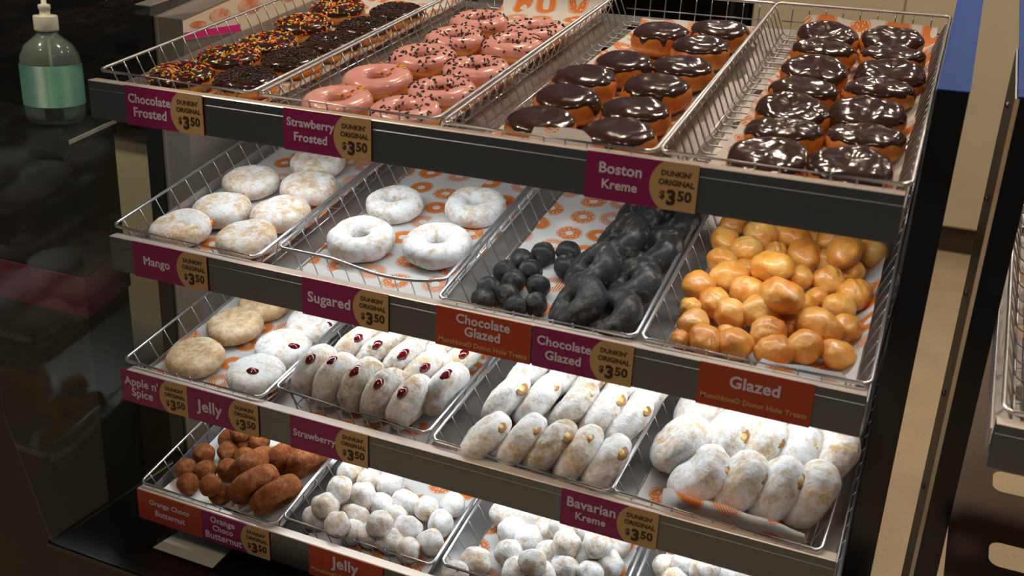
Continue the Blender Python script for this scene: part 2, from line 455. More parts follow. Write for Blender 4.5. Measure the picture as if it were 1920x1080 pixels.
link('barcode', finish(bm, 'barcode', MT['ink'], False), lb)
bm = bmesh.new(); add_lathe(bm, [(0,0.170),(0.0205,0.170),(0.0215,0.173),(0.0215,0.196),(0.0205,0.198),(0.0095,0.199),(0.0095,0.208),(0.011,0.209),(0.011,0.217),(0.005,0.219),(0.005,0.246),(0,0.246)], 24)
cap = link('pump_cap', finish(bm, 'pump_cap', plain('white_plastic', (222, 214, 204), 0.4)), bt)
bm = bmesh.new(); add_box(bm, (-0.012, -0.01, 0.244), (0.012, 0.01, 0.256)); add_tube(bm, [(0,0,0.251),(-0.014,-0.018,0.252),(-0.026,-0.034,0.246)], 0.0042, 8)
link('nozzle', finish(bm, 'nozzle', cap.data.materials[0], False), cap)
bm = bmesh.new(); add_tube(bm, [(0,0,0.17),(0.002,0,0.1),(0.006,0,0.012)], 0.0028, 8)
link('dip_tube', finish(bm, 'dip_tube', plain('tube_plastic', (220, 222, 220), 0.3, trans=0.5)), bt)

# ------------------------------------------------------------------ display case
def sloped(y0, y1, z0, zf, s): return [(y0, z0), (y1, z0), (y1, zf + s*(y1-y0)), (y0, zf)]
case = thing('display_case', 'black and steel donut display case with sloping top ends and four shelves', 'display case', Matrix())
bm = bmesh.new()
add_prism(bm, sloped(0.232, 0.80, 0.45, 1.318, 0.16), 0, 0.9625, 1.0005)
for f in bm.faces: f.material_index = 0
link('right_end_panel', finish(bm, 'right_end_panel', MT['black'], False), case)
prism('right_top_cap', [(0.2315, 1.3185), (0.80, 1.4094), (0.80, 1.4112), (0.2315, 1.3203)], 0, 0.962, 1.001, MT['bluereflection'], case)['label'] = 'brushed cap with painted blue reflection on the right end panel'
prism('left_end_panel', sloped(0.240, 0.80, 0.45, 1.318, 0.16), 0, -0.328, -0.296, MT['black'], case)
prism('left_top_cap', [(0.2395, 1.3185), (0.80, 1.4082), (0.80, 1.41), (0.2395, 1.3203)], 0, -0.3282, -0.2958, MT['panel'], case)
prism('left_side_wall', sloped(0.246, 0.80, 0.45, 1.302, 0.21), 0, -0.2955, -0.234, MT['panel'], case)
box('back_panel', (-0.234, 0.785, 0.45), (0.9625, 0.80, 1.24), MT['panel'], case)
box('base', (-0.30, -0.095, 0.0), (1.0, 0.80, 0.438), MT['matblack'], case, 0.004)
box('base_deck', (-0.305, -0.102, 0.4385), (1.003, 0.81, 0.45), MT['black'], case, 0.002)
# glass end guard on the left
g = prism('side_glass', [(-0.100, 0.4505), (0.239, 0.4505), (0.239, 1.62), (-0.172, 1.62), (-0.153, 0.80), (-0.156, 0.72)], 0, -0.2935, -0.2895, MT['glass'], None)
tag(g, 'clear glass end guard standing at the left end of the case', 'glass panel')
# thin slab standing in for a pale rectangle on the base
prism('edge_trim', [(-0.4385, 0.17), (-0.5035, 0.352), (-0.5055, 0.352), (-0.4405, 0.17)], 2, 1.074, 1.0812, MT['lip'], ct)
pc = prism('pale_patch', [(-0.132, -0.034), (-0.006, -0.034), (-0.012, 0.034), (-0.124, 0.036)], 2, 0.4502, 0.4512, plain('grey_patch', (170, 168, 154), 0.5), None)
tag(pc, 'pale stand-in patch on the black base below the bottom shelf', 'paper')
# advert on the left side wall
ad = thing('advert_panel', 'pink and white donut advert on the left wall behind the top shelf', 'poster', Matrix())
prism('backing', [(0.2465, 1.268), (0.72, 1.268), (0.72, 1.396), (0.2465, 1.2985)], 0, -0.2338, -0.2328, plain('advert_white', (236, 222, 200), 0.4), ad)
prism('pink_strip', [(0.2475, 1.269), (0.40, 1.269), (0.40, 1.282), (0.2475, 1.280)], 0, -0.2327, -0.2323, plain('advert_pink', (226, 40, 130), 0.4), ad)
_m = Mat('advert_donut'); _m.color(_m.ramp(_m.noise(_m.coords(False), 40, 3), [(0.4, (220, 132, 88)), (0.6, (240, 196, 170))])).set(rough=0.4)
for cy, cz, ry, rz in ((0.285, 1.291, 0.022, 0.006), (0.345, 1.302, 0.03, 0.012), (0.43, 1.312, 0.035, 0.014), (0.55, 1.33, 0.04, 0.018)):
    prism('printed_donut', [(cy + ry*math.cos(k*PI/10), cz + rz*math.sin(k*PI/10)) for k in range(20)], 0, -0.2327, -0.2323, _m.m, ad)

# ------------------------------------------------------------------ shelves
def add_holed_deck(bm, x0, x1, y0, y1, z, th, xs, ys, hw, hh):
    """sheet with rounded cut-outs; a grid of cells, each cell with a hole is a ring of quads"""
    cw, ch = hw*1.5, hh*1.9
    gx = sorted(set([x0, x1] + [v for c in xs for v in (c-cw, c+cw)])); gy = sorted(set([y0, y1] + [v for c in ys for v in (c-ch, c+ch)]))
    for i in range(len(gx)-1):
        for j in range(len(gy)-1):
            a, b, c, d = gx[i], gx[i+1], gy[j], gy[j+1]
            mx, my = (a+b)/2, (c+d)/2
            if any(abs(mx-q) < 1e-4 for q in xs) and any(abs(my-q) < 1e-4 for q in ys):
                inner = rounded_loop(mx-hw, my-hh, mx+hw, my+hh, hh*0.6, 5)
                outer = []
                for (px, py) in inner:
                    dx, dy = (px-mx)/(b-a)*2, (py-my)/(d-c)*2
                    m = max(abs(dx), abs(dy)); outer.append((mx + dx/m*(b-a)/2, my + dy/m*(d-c)/2))
                n = len(inner)
                I = [bm.verts.new((p[0], p[1], z)) for p in inner]; O = [bm.verts.new((p[0], p[1], z)) for p in outer]
                for k in range(n): bm.faces.new((O[k], O[(k+1) % n], I[(k+1) % n], I[k]))
                for ex, ey in ((a, c), (b, c), (b, d), (a, d)):   # corner fill
                    k = min(range(n), key=lambda q: (outer[q][0]-ex)**2 + (outer[q][1]-ey)**2)
                    for k2 in (k-1, (k+1) % n):
                        p, q = outer[k], outer[k2]
                        if abs(p[0]-q[0]) > 1e-6 and abs(p[1]-q[1]) > 1e-6:
                            bm.faces.new((O[k], bm.verts.new((ex, ey, z)), O[k2]))
            else:
                bm.faces.new([bm.verts.new(p) for p in ((a, c, z), (b, c, z), (b, d, z), (a, d, z))])
    bmesh.ops.solidify(bm, geom=bm.faces[:], thickness=th)

def row_matrix(r, x=0.0):
    y, z, t = ROWS[r]
    return Matrix.Translation((x, y, z)) @ Matrix.Rotation(t, 4, 'X')

SHELF_LABEL = {'A': 'top steel shelf with frosted donuts, unlit from above', 'B': 'second steel shelf from the top, holding sugared and chocolate glazed donuts',
               'C': 'third steel shelf from the top, holding jelly and powdered filled donuts', 'D': 'bottom steel shelf holding donut holes'}
def shelf(r, x0, x1, label, led=True, xs=None, parent_group='case shelves'):
    y, z, t = ROWS[r]
    s = thing('display_shelf', label, 'shelf', Matrix.Translation((0, y, z)), parent_group)
    prof = [(-0.0227, -0.0093), (-0.0216, -0.0082), (-0.005, -0.0082), (-0.0042, -0.009), (-0.0042, -0.0545), (-0.0055, -0.0545), (-0.0055, -0.0105), (-0.0205, -0.0105), (-0.0205, -0.064), (-0.0227, -0.064), (-0.0227, -0.0225), (-0.0233, -0.0218), (-0.0233, -0.0212), (-0.0227, -0.0205)]
    bm = bmesh.new(); add_prism(bm, prof, 0, x0, x1)
    bm.normal_update()
    for f in bm.faces:
        c = f.calc_center_median()
        f.material_index = 1 if (c.z > -0.011 and c.y > -0.0226) else 0
    link('fascia', finish(bm, 'fascia', [MT['fascia'], MT['lip']], False), s)
    bm = bmesh.new()
    add_holed_deck(bm, x0 + 0.001, x1 - 0.001, 0.0, 0.745, -0.0545, 0.0012, xs, (0.11, 0.25, 0.39, 0.53, 0.67), 0.026, 0.015)
    bmesh.ops.transform(bm, matrix=Matrix.Rotation(t, 4, 'X'), verts=bm.verts)
    link('deck', finish(bm, 'deck', MT['deck'], False), s)
    for xx in (x0 - 0.0018, x1 + 0.0002):
        bm = bmesh.new(); add_box(bm, (xx, 0.0, -0.062), (xx + 0.0014, 0.745, -0.03)); bmesh.ops.transform(bm, matrix=Matrix.Rotation(t, 4, 'X'), verts=bm.verts)
        link('side_flange', finish(bm, 'side_flange', MT['deck'], False), s)
    if led:
        bm = bmesh.new(); add_box(bm, (x0 + 0.02, 0.098, -0.0735), (x1 - 0.02, 0.138, -0.0575)); bmesh.ops.transform(bm, matrix=Matrix.Rotation(t, 4, 'X'), verts=bm.verts)
        h = link('light_housing', finish(bm, 'light_housing', MT['panel'], False), s)
        bm = bmesh.new(); add_box(bm, (x0 + 0.03, 0.103, -0.0755), (x1 - 0.03, 0.133, -0.0736)); bmesh.ops.transform(bm, matrix=Matrix.Rotation(t, 4, 'X'), verts=bm.verts)
        link('light_lens', finish(bm, 'light_lens', MT['led'], False), h)
    return s
for r in 'ABCD':
    shelf(r, -0.183, 0.9535, SHELF_LABEL[r], r != 'D', (-0.14, -0.02, 0.155, 0.265, 0.445, 0.565, 0.735, 0.86))

# ------------------------------------------------------------------ wire baskets
FR = {
 'A1':(-0.1904,0.0075,1.2513,0.1722,-0.0258), 'A2':(0.1018,-0.0005,1.2499,0.1722,-0.0144), 'A3':(0.3928,-0.0104,1.2482,0.1722,-0.0062), 'A4':(0.6779,-0.0069,1.2488,0.1722,0.0010),
 'B1':(-0.1974,0.0114,1.0064,0.2309,-0.0252), 'B2':(0.0966,0.0404,1.0133,0.2309,-0.0058), 'B3':(0.3875,-0.0007,1.0036,0.2309,0.0121), 'B4':(0.6753,0.0034,1.0045,0.2309,0.0040),
 'C1':(-0.2038,0.0131,0.7703,0.2192,-0.0172), 'C2':(0.0816,0.0392,0.7761,0.2192,-0.0499), 'C3':(0.3731,0.0172,0.7713,0.2192,-0.0376), 'C4':(0.6546,0.0112,0.7699,0.2192,-0.038),
 'D1':(-0.1854,0.0055,0.5436,0.2443,-0.0044), 'D2':(0.0965,0.0235,0.5480,0.2443,-0.0074), 'D3':(0.3873,0.0299,0.5496,0.2443,-0.0005), 'D4':(0.6787,0.0168,0.5464,0.2443,0.0),
}
W, LEN, HF = 0.28, 0.715, 0.050
def frame(k):
    x, y, z, t, a = FR[k]
    return Matrix.Translation((x, y, z)) @ Matrix.Rotation(t, 4, 'X') @ Matrix.Rotation(a, 4, 'Z')
def local(k, u, v, h): return frame(k) @ Matrix.Translation((u, v, h - HF))

def basket_meshes(dip=0.0, n=19):
    ins, fi = 0.018, 0.012
    bm = bmesh.new()
    loop = [(x, y, 0.0) for x, y in rounded_loop(0, 0, W, LEN, 0.012, 5)]
    if dip:
        front = [(W*k/12, 0.0, -dip * max(0.0, math.sin(PI*min(1.0, max(0.0, (k/12-0.35)/0.65))))) for k in range(1, 12)]
        loop = loop + front
    add_tube(bm, loop, 0.0027, 8, True)
    rim = finish(bm, 'rim', MT['chrome'])
    bm = bmesh.new()
    for i in range(n):
        v = 0.022 + (LEN - 0.044) * i / (n - 1)
        add_tube(bm, [(0.0005, v, 0.0018), (0.006, v, -0.012), (ins, v, -HF + 0.006), (ins + 0.006, v, -HF + 0.0012), (W-ins-0.006, v, -HF + 0.0012), (W-ins, v, -HF + 0.006), (W-0.006, v, -0.012), (W - 0.0005, v, 0.0018)], 0.0011, 5)
    for i in range(9):
        u = 0.028 + (W - 0.056) * i / 8
        zt = -dip * 0.8 if (dip and i > 3) else 0.0
        add_tube(bm, [(u, 0.0005, 0.0016 + zt), (u, 0.004, -0.012 + zt*0.5), (u, fi, -HF + 0.003), (u, fi + 0.006, -HF - 0.001), (u, LEN-fi-0.006, -HF - 0.001), (u, LEN-fi, -HF + 0.003), (u, LEN-0.004, -0.012), (u, LEN - 0.0005, 0.0016)], 0.0011, 5)
    add_tube(bm, [(0.012, LEN - 0.008, -0.028), (W - 0.012, LEN - 0.008, -0.028)], 0.0012, 5)
    add_tube(bm, [(ins, 0.02, -HF + 0.005), (ins, LEN - 0.02, -HF + 0.005)], 0.0012, 5)
    add_tube(bm, [(W-ins, 0.02, -HF + 0.005), (W-ins, LEN - 0.02, -HF + 0.005)], 0.0012, 5)
    return rim, finish(bm, 'wire_grid', MT['chrome'])
RIM, GRID = basket_meshes()
RIM2, GRID2 = basket_meshes(0.012)
RIM3, GRID3 = basket_meshes(0.0, 26)
SH = {'A': 'top shelf', 'B': 'second shelf', 'C': 'third shelf', 'D': 'bottom shelf'}
PO = {'1': 'leftmost', '2': 'second from left', '3': 'third from left', '4': 'rightmost'}
WHAT = {'A1': 'chocolate sprinkled donuts', 'A2': 'pink frosted donuts', 'A3': 'loosely spaced chocolate topped donuts', 'A4': 'fourteen iced donuts',
        'B1': 'dusted mango filled donuts', 'B2': 'four sugared ring donuts', 'B3': 'dark chocolate rings and holes', 'B4': 'a pile of golden glazed donut holes',
        'C1': 'tan spiced and jelly donuts', 'C2': 'upright donuts with red jelly', 'C3': 'tightly packed powdered donuts', 'C4': 'powdered donuts and a curled paper edge',
        'D1': 'orange brown crumb donuts', 'D2': 'jelly specked powdered holes', 'D3': 'powdered holes beside printed paper', 'D4': 'powdered holes'}
for k in FR:
    b = thing('wire_basket', f'chrome wire basket of {WHAT[k]}, {PO[k[1]]} on the {SH[k[0]]}', 'basket', frame(k), 'wire baskets on the display shelves')
    link('rim', RIM2 if k == 'B2' else RIM, b); link('wire_grid', GRID2 if k == 'B2' else GRID3 if k[0] == 'A' else GRID, b)

# ------------------------------------------------------------------ printed paper liners
def liner(k, u0, u1, v0, v1, lf=0, rt=0, fr=0, bk=0, skew=0.0, mat='paper', seed=1, label='', span=(-1, 1)):
    """sheet on the basket floor; lf, rt, fr, bk: height to which that edge curls up; skew shifts the left edge towards the back"""
    bm = bmesh.new(); uvl = bm.loops.layers.uv.new('UVMap')
    nu, nv = 26, 56; R0 = 0.035; g = []
    rnd = random.Random(seed); ou, ov, rot = rnd.random()*20, rnd.random()*20, rnd.uniform(-0.25, 0.25)
    for j in range(nv+1):
        row = []
        for i in range(nu+1):
            v = v0 + (v1-v0)*(j/nv)**1.6
            a = u0 + skew*j/nv; u = a + (u1-a)*i/nu
            h = 0.0018 + 0.0012*(1 + nz((u, v, 0), 14, seed))
            for d, amt in ((u-a, lf), (u1-u, rt), (v-v0, fr), (v1-v, bk)):
                if amt and d < R0:
                    if amt is fr:
                        e = min(1.0, max(0.0, (u-span[0])/0.02), max(0.0, (span[1]-u)/0.02))
                        h = max(h, amt*e*(1-d/R0)**1.25 * (0.93 + 0.18*nz((u, v, 1), 18, seed)))
                    else: h = max(h, amt*(1-d/R0)**2 * (0.85 + 0.3*nz((u, v, 1), 18, seed)))
            uu, vv = u, v
            edge = 0.003*nz((u, v, 5), 22, seed)
            row.append((bm.verts.new((uu + (edge if i in (0, nu) else 0), vv + (edge if j in (0, nv) else 0), h - HF)), (u/0.055 + ou, v/0.055 + ov)))
        g.append(row)
    c, s = math.cos(rot), math.sin(rot)
    for j in range(nv):
        for i in range(nu):
            q = [g[j][i], g[j][i+1], g[j+1][i+1], g[j+1][i]]
            f = bm.faces.new([p[0] for p in q])
            for lp, p in zip(f.loops, q): lp[uvl].uv = (p[1][0]*c - p[1][1]*s, p[1][0]*s + p[1][1]*c)
    return tag(link('paper_liner', finish(bm, 'paper_liner', MT[mat]), None, frame(k)), label, 'paper', 'paper liners in the baskets')
PL = 'orange donut print paper '
liner('A1', 0.03, 0.262, 0.03, 0.70, rt=0.025, bk=0.02, seed=1, label=PL + 'under the chocolate sprinkled donuts')
liner('A2', 0.05, 0.262, 0.02, 0.715, lf=0.006, rt=0.03, bk=0.055, seed=2, label=PL + 'under the pink frosted donuts')
liner('A3', 0.020, 0.262, 0.012, 0.67, lf=0.01, rt=0.02, fr=0.056, bk=0.02, span=(0.10, 0.215), skew=0.035, seed=3, label=PL + 'under the loosely spaced chocolate topped donuts')
liner('A4', 0.042, 0.264, 0.012, 0.70, lf=0.012, rt=0.024, bk=0.045, skew=0.012, seed=4, label=PL + 'under the fourteen chocolate topped donuts')
liner('B1', 0.016, 0.264, 0.01, 0.70, rt=0.03, seed=5, label=PL + 'under the dusted mango donuts')
liner('B2', 0.012, 0.266, -0.004, 0.70, skew=-0.0, seed=6, label=PL + 'under the four sugared rings')
liner('B3', 0.02, 0.262, 0.012, 0.70, lf=0.008, rt=0.02, skew=0.01, seed=7, label=PL + 'under the dark chocolate rings and holes')
liner('B4', 0.022, 0.262, 0.012, 0.70, rt=0.035, fr=0.055, span=(0.13, 0.27), seed=8, label=PL + 'under the golden glazed pile')
liner('C1', 0.014, 0.264, 0.012, 0.70, lf=0.02, rt=0.02, seed=9, label=PL + 'under the tan spiced and jelly donuts')
liner('C2', 0.03, 0.268, 0.006, 0.70, rt=0.01, seed=10, label=PL + 'under the upright red jelly donuts')
liner('C3', 0.06, 0.262, 0.05, 0.70, seed=11, label=PL + 'almost hidden under tightly packed powdered donuts')
liner('C4', 0.024, 0.256, 0.013, 0.70, lf=0.02, fr=0.072, span=(0.05, 0.30), seed=12, label=PL + 'with curled front edge under powdered donuts')
liner('D1', 0.016, 0.262, 0.008, 0.70, lf=0.012, fr=0.045, span=(0.10, 0.3), mat='whitepaper', seed=13, label='plain pale paper under the orange brown crumb donuts')
liner('D2', 0.03, 0.262, 0.012, 0.70, rt=0.012, seed=14, label=PL + 'under powdered holes with jelly specks')
liner('D3', 0.020, 0.262, 0.012, 0.70, rt=0.01, seed=15, label=PL + 'under powdered holes, third basket of bottom shelf')
liner('D4', 0.020, 0.262, 0.012, 0.70, lf=0.02, seed=16, label=PL + 'under powdered holes at bottom right edge')

# ------------------------------------------------------------------ donut shapes
def spow(x, p): return math.copysign(abs(x)**p, x)
class Surf:
    """fried dough surface: ring (with a hole) or disc; p(theta, phi) gives a point, base at z = 0"""
    def __init__(s, R, H, hole, seed, lump=0.0016, stretch=1.0, dimple=0.0):
        s.R, s.H, s.hole, s.seed, s.lump, s.st, s.dimple = R, H, hole, seed, lump, stretch, dimple
    def raw(s, th, ph):
        if s.hole is not None:
            M = (s.R + s.hole)/2; a = (s.R - s.hole)/2
            r = M + a*spow(math.cos(ph), 0.85); z = s.H/2*(1 + spow(math.sin(ph), 0.85))
        else:
            r = s.R*spow(math.cos(ph), 0.62); z = s.H/2*(1 + spow(math.sin(ph), 0.80))
            if s.dimple and ph > 0: z -= s.dimple*math.exp(-(r/(s.R*0.42))**2)
        return Vector((r*math.cos(th)*s.st, r*math.sin(th), z))
    def p(s, th, ph):
        q = s.raw(th, ph)
        d = s.lump*(nz(q, 26, s.seed) + 0.5*nz(q, 60, s.seed+3) + 0.22*nz(q, 130, s.seed+5))
        c = Vector((math.cos(th)*math.cos(ph), math.sin(th)*math.cos(ph), math.sin(ph)))
        return q + c*d
    def n(s, th, ph):
        e = 0.01
        a = s.p(th+e, ph) - s.p(th-e, ph); b = s.p(th, ph+e) - s.p(th, ph-e)
        c = a.cross(b)
        return c.normalized() if c.length > 1e-12 else Vector((0, 0, math.copysign(1, ph)))
    def mesh(s, name, m, nt=40, npf=22, center=False):
        bm = bmesh.new(); off = Vector((0, 0, s.H/2)) if center else Vector()
        if s.hole is not None:
            g = [[bm.verts.new(s.p(2*PI*i/nt, 2*PI*j/npf) - off) for j in range(npf)] for i in range(nt)]
            for i in range(nt):
                for j in range(npf): bm.faces.new((g[i][j], g[(i+1) % nt][j], g[(i+1) % nt][(j+1) % npf], g[i][(j+1) % npf]))
        else:
            bot, top = bm.verts.new(s.p(0, -PI/2) - off), bm.verts.new(s.p(0, PI/2) - off)
            g = [[bm.verts.new(s.p(2*PI*i/nt, -PI/2 + PI*(j+1)/(npf+1)) - off) for j in range(npf)] for i in range(nt)]
            for i in range(nt):
                A, B = g[i], g[(i+1) % nt]
                bm.faces.new((A[0], bot, B[0])); bm.faces.new((A[-1], B[-1], top))
                for j in range(npf-1): bm.faces.new((A[j], B[j], B[j+1], A[j+1]))
        return finish(bm, name, m)
    def icing(s, name, m, edge=0.05, wob=0.16, drip=0.0, thick=0.0016, nt=64, npf=14):
        bm = bmesh.new()
        end = PI*1.06 if s.hole is not None else PI/2
        g = []
        for i in range(nt):
            th = 2*PI*i/nt
            w = nz((math.cos(th)*1.6, math.sin(th)*1.6, 0), 1.0, s.seed+11) + 0.6*nz((math.cos(th)*4, math.sin(th)*4, 0), 1.0, s.seed+17)
            e = edge + wob*w
            if drip: e -= drip*max(0, nz((math.cos(th)*3, math.sin(th)*3, 3), 1.0, s.seed+23) - 0.28)*4
            row = []
            for j in range(npf+1):
                f = j/npf; ph = e + (end - e)*f
                k = min(1.0, f*7) if s.hole is None else min(1.0, f*7, (1-f)*7)
                o = -0.0006 + (thick+0.0006)*math.sqrt(k)
                row.append(bm.verts.new(s.p(th, ph) + s.n(th, min(ph, 1.55) if s.hole is None else ph)*o if not (s.hole is None and j == npf) else s.p(0, PI/2) + Vector((0, 0, thick))))
            g.append(row)
        for i in range(nt):
            A, B = g[i], g[(i+1) % nt]
            for j in range(npf): bm.faces.new((A[j], B[j], B[j+1], A[j+1]))
        bmesh.ops.remove_doubles(bm, verts=bm.verts, dist=1e-6)
        return finish(bm, name, m)
    def sprinkles(s, name, mats, count, seed, length=0.0058, rad=0.0010, lift=0.0022, zone=None):
        rnd = random.Random(seed); bm = bmesh.new()
        for _ in range(count):
            th = rnd.uniform(*(zone or (0, 2*PI))); ph = rnd.uniform(0.12, PI*0.92) if s.hole is not None else rnd.uniform(0.1, 1.5)
            p = s.p(th, ph); n = s.n(th, ph)
            t = n.cross(Vector((rnd.uniform(-1,1), rnd.uniform(-1,1), rnd.uniform(-1,1)))).normalized(); t = (t + n*rnd.uniform(-0.15, 0.3)).normalized()
            b = t.cross(n).normalized(); c2 = b.cross(t); c = p + n*lift; mi = rnd.randrange(len(mats))
            L = length*rnd.uniform(0.75, 1.15)/2
            rings = []
            for q, rr in ((-L, 0.55), (-L*0.75, 1), (L*0.75, 1), (L, 0.55)):
                rings.append([bm.verts.new(c + t*q + (b*math.cos(k*PI/2.5) + c2*math.sin(k*PI/2.5))*rad*rr) for k in range(5)])
            for A, B in zip(rings, rings[1:]):
                for k in range(5): bm.faces.new((A[k], A[(k+1) % 5], B[(k+1) % 5], B[k])).material_index = mi
            bm.faces.new(rings[0][::-1]).material_index = mi; bm.faces.new(rings[-1]).material_index = mi
        return finish(bm, name, [MT[x] for x in mats])

def ball_mesh(name, m, r, seed, lump=0.12, ridges=False, sub=4, squash=1.0, stretch=1.0):
    bm = bmesh.new(); bmesh.ops.create_icosphere(bm, subdivisions=sub, radius=1.0)
    for v in bm.verts:
        n = v.co.normalized()
        d = 1 + lump*nz(n, 1.3, seed) + lump*0.22*nz(n, 2.6, seed+5)
        if ridges:
            d += 0.05*max(0, n.z)*math.sin(n.x*13 + 2*nz(n, 2, seed))
        v.co = n*d*r; v.co.z *= squash; v.co.x *= stretch
    return finish(bm, name, m)

def tear(name, s, seed):
    """torn filling hole: a brown crust crater with a custard plug"""
    a = blob(name, MT['crust'], 0.0018, 0.0098*s, 0.0070*s, seed); b = blob(name, MT['custard'], 0.0018, 0.0050*s, 0.0038*s, seed + 1)
    bm = bmesh.new(); bm.from_mesh(a)
    n0 = len(bm.verts); bm.from_mesh(b); bm.verts.ensure_lookup_table()
    for v in bm.verts[n0:]: v.co += Vector((0.0012, 0.0012, -0.0016))
    bm.faces.ensure_lookup_table()
    for i, f in enumerate(bm.faces): f.material_index = 0 if i < len(a.polygons) else 1
    bpy.data.meshes.remove(a); bpy.data.meshes.remove(b)
    return finish(bm, name, [MT['crust'], MT['custard']])

def blob(name, m, sx, sy, sz, seed):
    bm = bmesh.new(); bmesh.ops.create_icosphere(bm, subdivisions=3, radius=1.0)
    for v in bm.verts:
        n = v.co.normalized(); d = 1 + 0.25*nz(n, 1.6, seed)
        v.co = Vector((n.x*sx, n.y*sy, n.z*sz))*d
    return finish(bm, name, m)

ORD = ['first', 'second', 'third', 'fourth', 'fifth', 'sixth', 'seventh', 'eighth', 'ninth', 'tenth', 'eleventh', 'twelfth', 'thirteenth']
def place(name, parts, M, label, cat, group):
    """parts: [(part name, mesh, kind)]; a first entry named None makes the thing itself that mesh"""
    if parts[0][0] is None:
        root = tag(link(name, parts[0][1], None, M), label, cat, group); rest = parts[1:]
    else:
        root = thing(name, label, cat, M, group); rest = parts
    for p in rest:
        c = link(p[0], p[1], root, p[3] if len(p) > 3 else None)
        if p[2]: c['kind'] = p[2]
    return root
def flat(k, u, v, rz, s=1.0, rx=0.0, ry=0.0): return local(k, u, v, 0.003) @ Matrix.Rotation(rz, 4, 'Z') @ Matrix.Rotation(rx, 4, 'X') @ Matrix.Rotation(ry, 4, 'Y') @ Matrix.Scale(s, 4)
rnd = random.Random(11)

# --- top shelf, left basket: chocolate rings, rainbow sprinkles in the left column, chocolate sprinkles in the right
VA, VB = [], []
for i in range(3):
    s_ = Surf(0.0505, 0.033, 0.012, 20 + i)
    d_, ic = s_.mesh('dough', MT['dough']), s_.icing('icing', MT['choc'], 0.05, 0.15)
    VA.append([('dough', d_, None), ('icing', ic, None), ('sprinkles', s_.sprinkles('sprinkles', ['s_orange', 's_yellow', 's_white', 's_dark', 's_red', 's_orange', 's_yellow'], 270, i, rad=0.0012), 'stuff')])
    VB.append([('dough', d_, None), ('icing', ic, None), ('sprinkles', s_.sprinkles('sprinkles', ['s_dark'], 300, 40 + i, rad=0.0011), 'stuff')])
DEPTH = ['nearest the front', 'second from the front', 'third from the front', 'fourth from the front', 'at the back', 'sixth from the front', 'farthest back']
P_A1 = [(0.08,0.081),(0.187,0.103),(0.092,0.181),(0.193,0.21),(0.104,0.265),(0.204,0.309),(0.092,0.385),(0.202,0.411),(0.087,0.503),(0.204,0.518)]
for i, (u, v) in enumerate(P_A1):
    left = i % 2 == 0
    place('frosted_donut', (VA if left else VB)[(i//2) % 3], flat('A1', u, v, rnd.uniform(0, 6), 1.0 if left else 0.95),
          f"chocolate frosted donut with {'rainbow' if left else 'dark chocolate'} sprinkles, {DEPTH[i//2]}", 'donut', 'chocolate frosted donuts on the top shelf')

# --- strawberry rings
VS, VR = [], []
for i in range(3):
    s_ = Surf(0.0515, 0.033, 0.0185, 60 + i)
    d_, ic = s_.mesh('dough', MT['dough']), s_.icing('icing', MT['pink'], 0.0, 0.14)
    VS.append([('dough', d_, None), ('icing', ic, None), ('sprinkles', s_.sprinkles('sprinkles', ['s_dark'], 84, 70 + i, rad=0.0013), 'stuff')])
    VR.append([('dough', d_, None), ('icing', ic, None), ('sprinkles', s_.sprinkles('sprinkles', ['s_orange', 's_yellow', 's_red', 's_yellow'], 26, 80 + i, rad=0.0013, zone=(0.2, 2.2)), 'stuff')])
P_A2 = [(0.081,0.072),(0.192,0.07),(0.085,0.175),(0.2,0.164),(0.098,0.293),(0.204,0.268),(0.095,0.409),(0.201,0.408),(0.087,0.515),(0.204,0.495)]
for i, (u, v) in enumerate(P_A2):
    few = i in (0, 2)
    place('frosted_donut', (VR if few else VS)[(i//2 + i) % 3], flat('A2', u, v, 0.2 if few else rnd.uniform(0, 6), rnd.uniform(0.97, 1.03)),
          f"pink frosted donut with {'a few rainbow' if few else 'dark'} sprinkles, {'left' if i % 2 == 0 else 'right'} column, {DEPTH[i//2]}", 'donut', 'pink frosted donuts on the top shelf')

# --- chocolate topped filled shells
VK, VK2 = [], []
for i in range(4):
    s_ = Surf(0.0455, 0.046, None, 100 + i, 0.0022, 1.03 + 0.03*(i % 2), 0.004)
    VK.append([('dough', s_.mesh('dough', MT['dough']), None), ('icing', s_.icing('icing', MT['choc'], 0.40, 0.20, 0.34), None)])
    s_ = Surf(0.0485, 0.042, None, 120 + i, 0.0046, 1.04, 0.005)
    VK2.append([('dough', s_.mesh('dough', MT['dough']), None), ('icing', s_.icing('icing', MT['choc2'], 0.28, 0.26, 0.34), None)])
P_A3 = [(0.105,0.073),(0.213,0.07),(0.103,0.172),(0.206,0.157),(0.097,0.256),(0.205,0.257),(0.126,0.351),(0.213,0.358),(0.213,0.465),(0.132,0.521),(0.218,0.561)]
N_A3 = ['front left', 'front right, partly behind the paper', 'second on the left', 'second on the right', 'third on the left', 'third on the right', 'fourth on the left', 'fourth on the right', 'fifth on the right', 'back left with drips', 'back right']
for i, (u, v) in enumerate(P_A3):
    place('chocolate_topped_donut', VK[i % 4], flat('A3', u, v, rnd.uniform(-0.5, 0.5) + (PI if i % 2 else 0), rnd.uniform(0.97, 1.04)),
          f"glossy chocolate topped donut, {N_A3[i]}, loosely filled basket", 'donut', 'chocolate topped donuts in the third basket')
P_A4 = [(0.117,0.071),(0.211,0.075),(0.118,0.154),(0.213,0.17),(0.113,0.239),(0.207,0.262),(0.111,0.324),(0.211,0.36),(0.113,0.423),(0.219,0.442),(0.109,0.523),(0.209,0.526),(0.103,0.61),(0.201,0.618)]
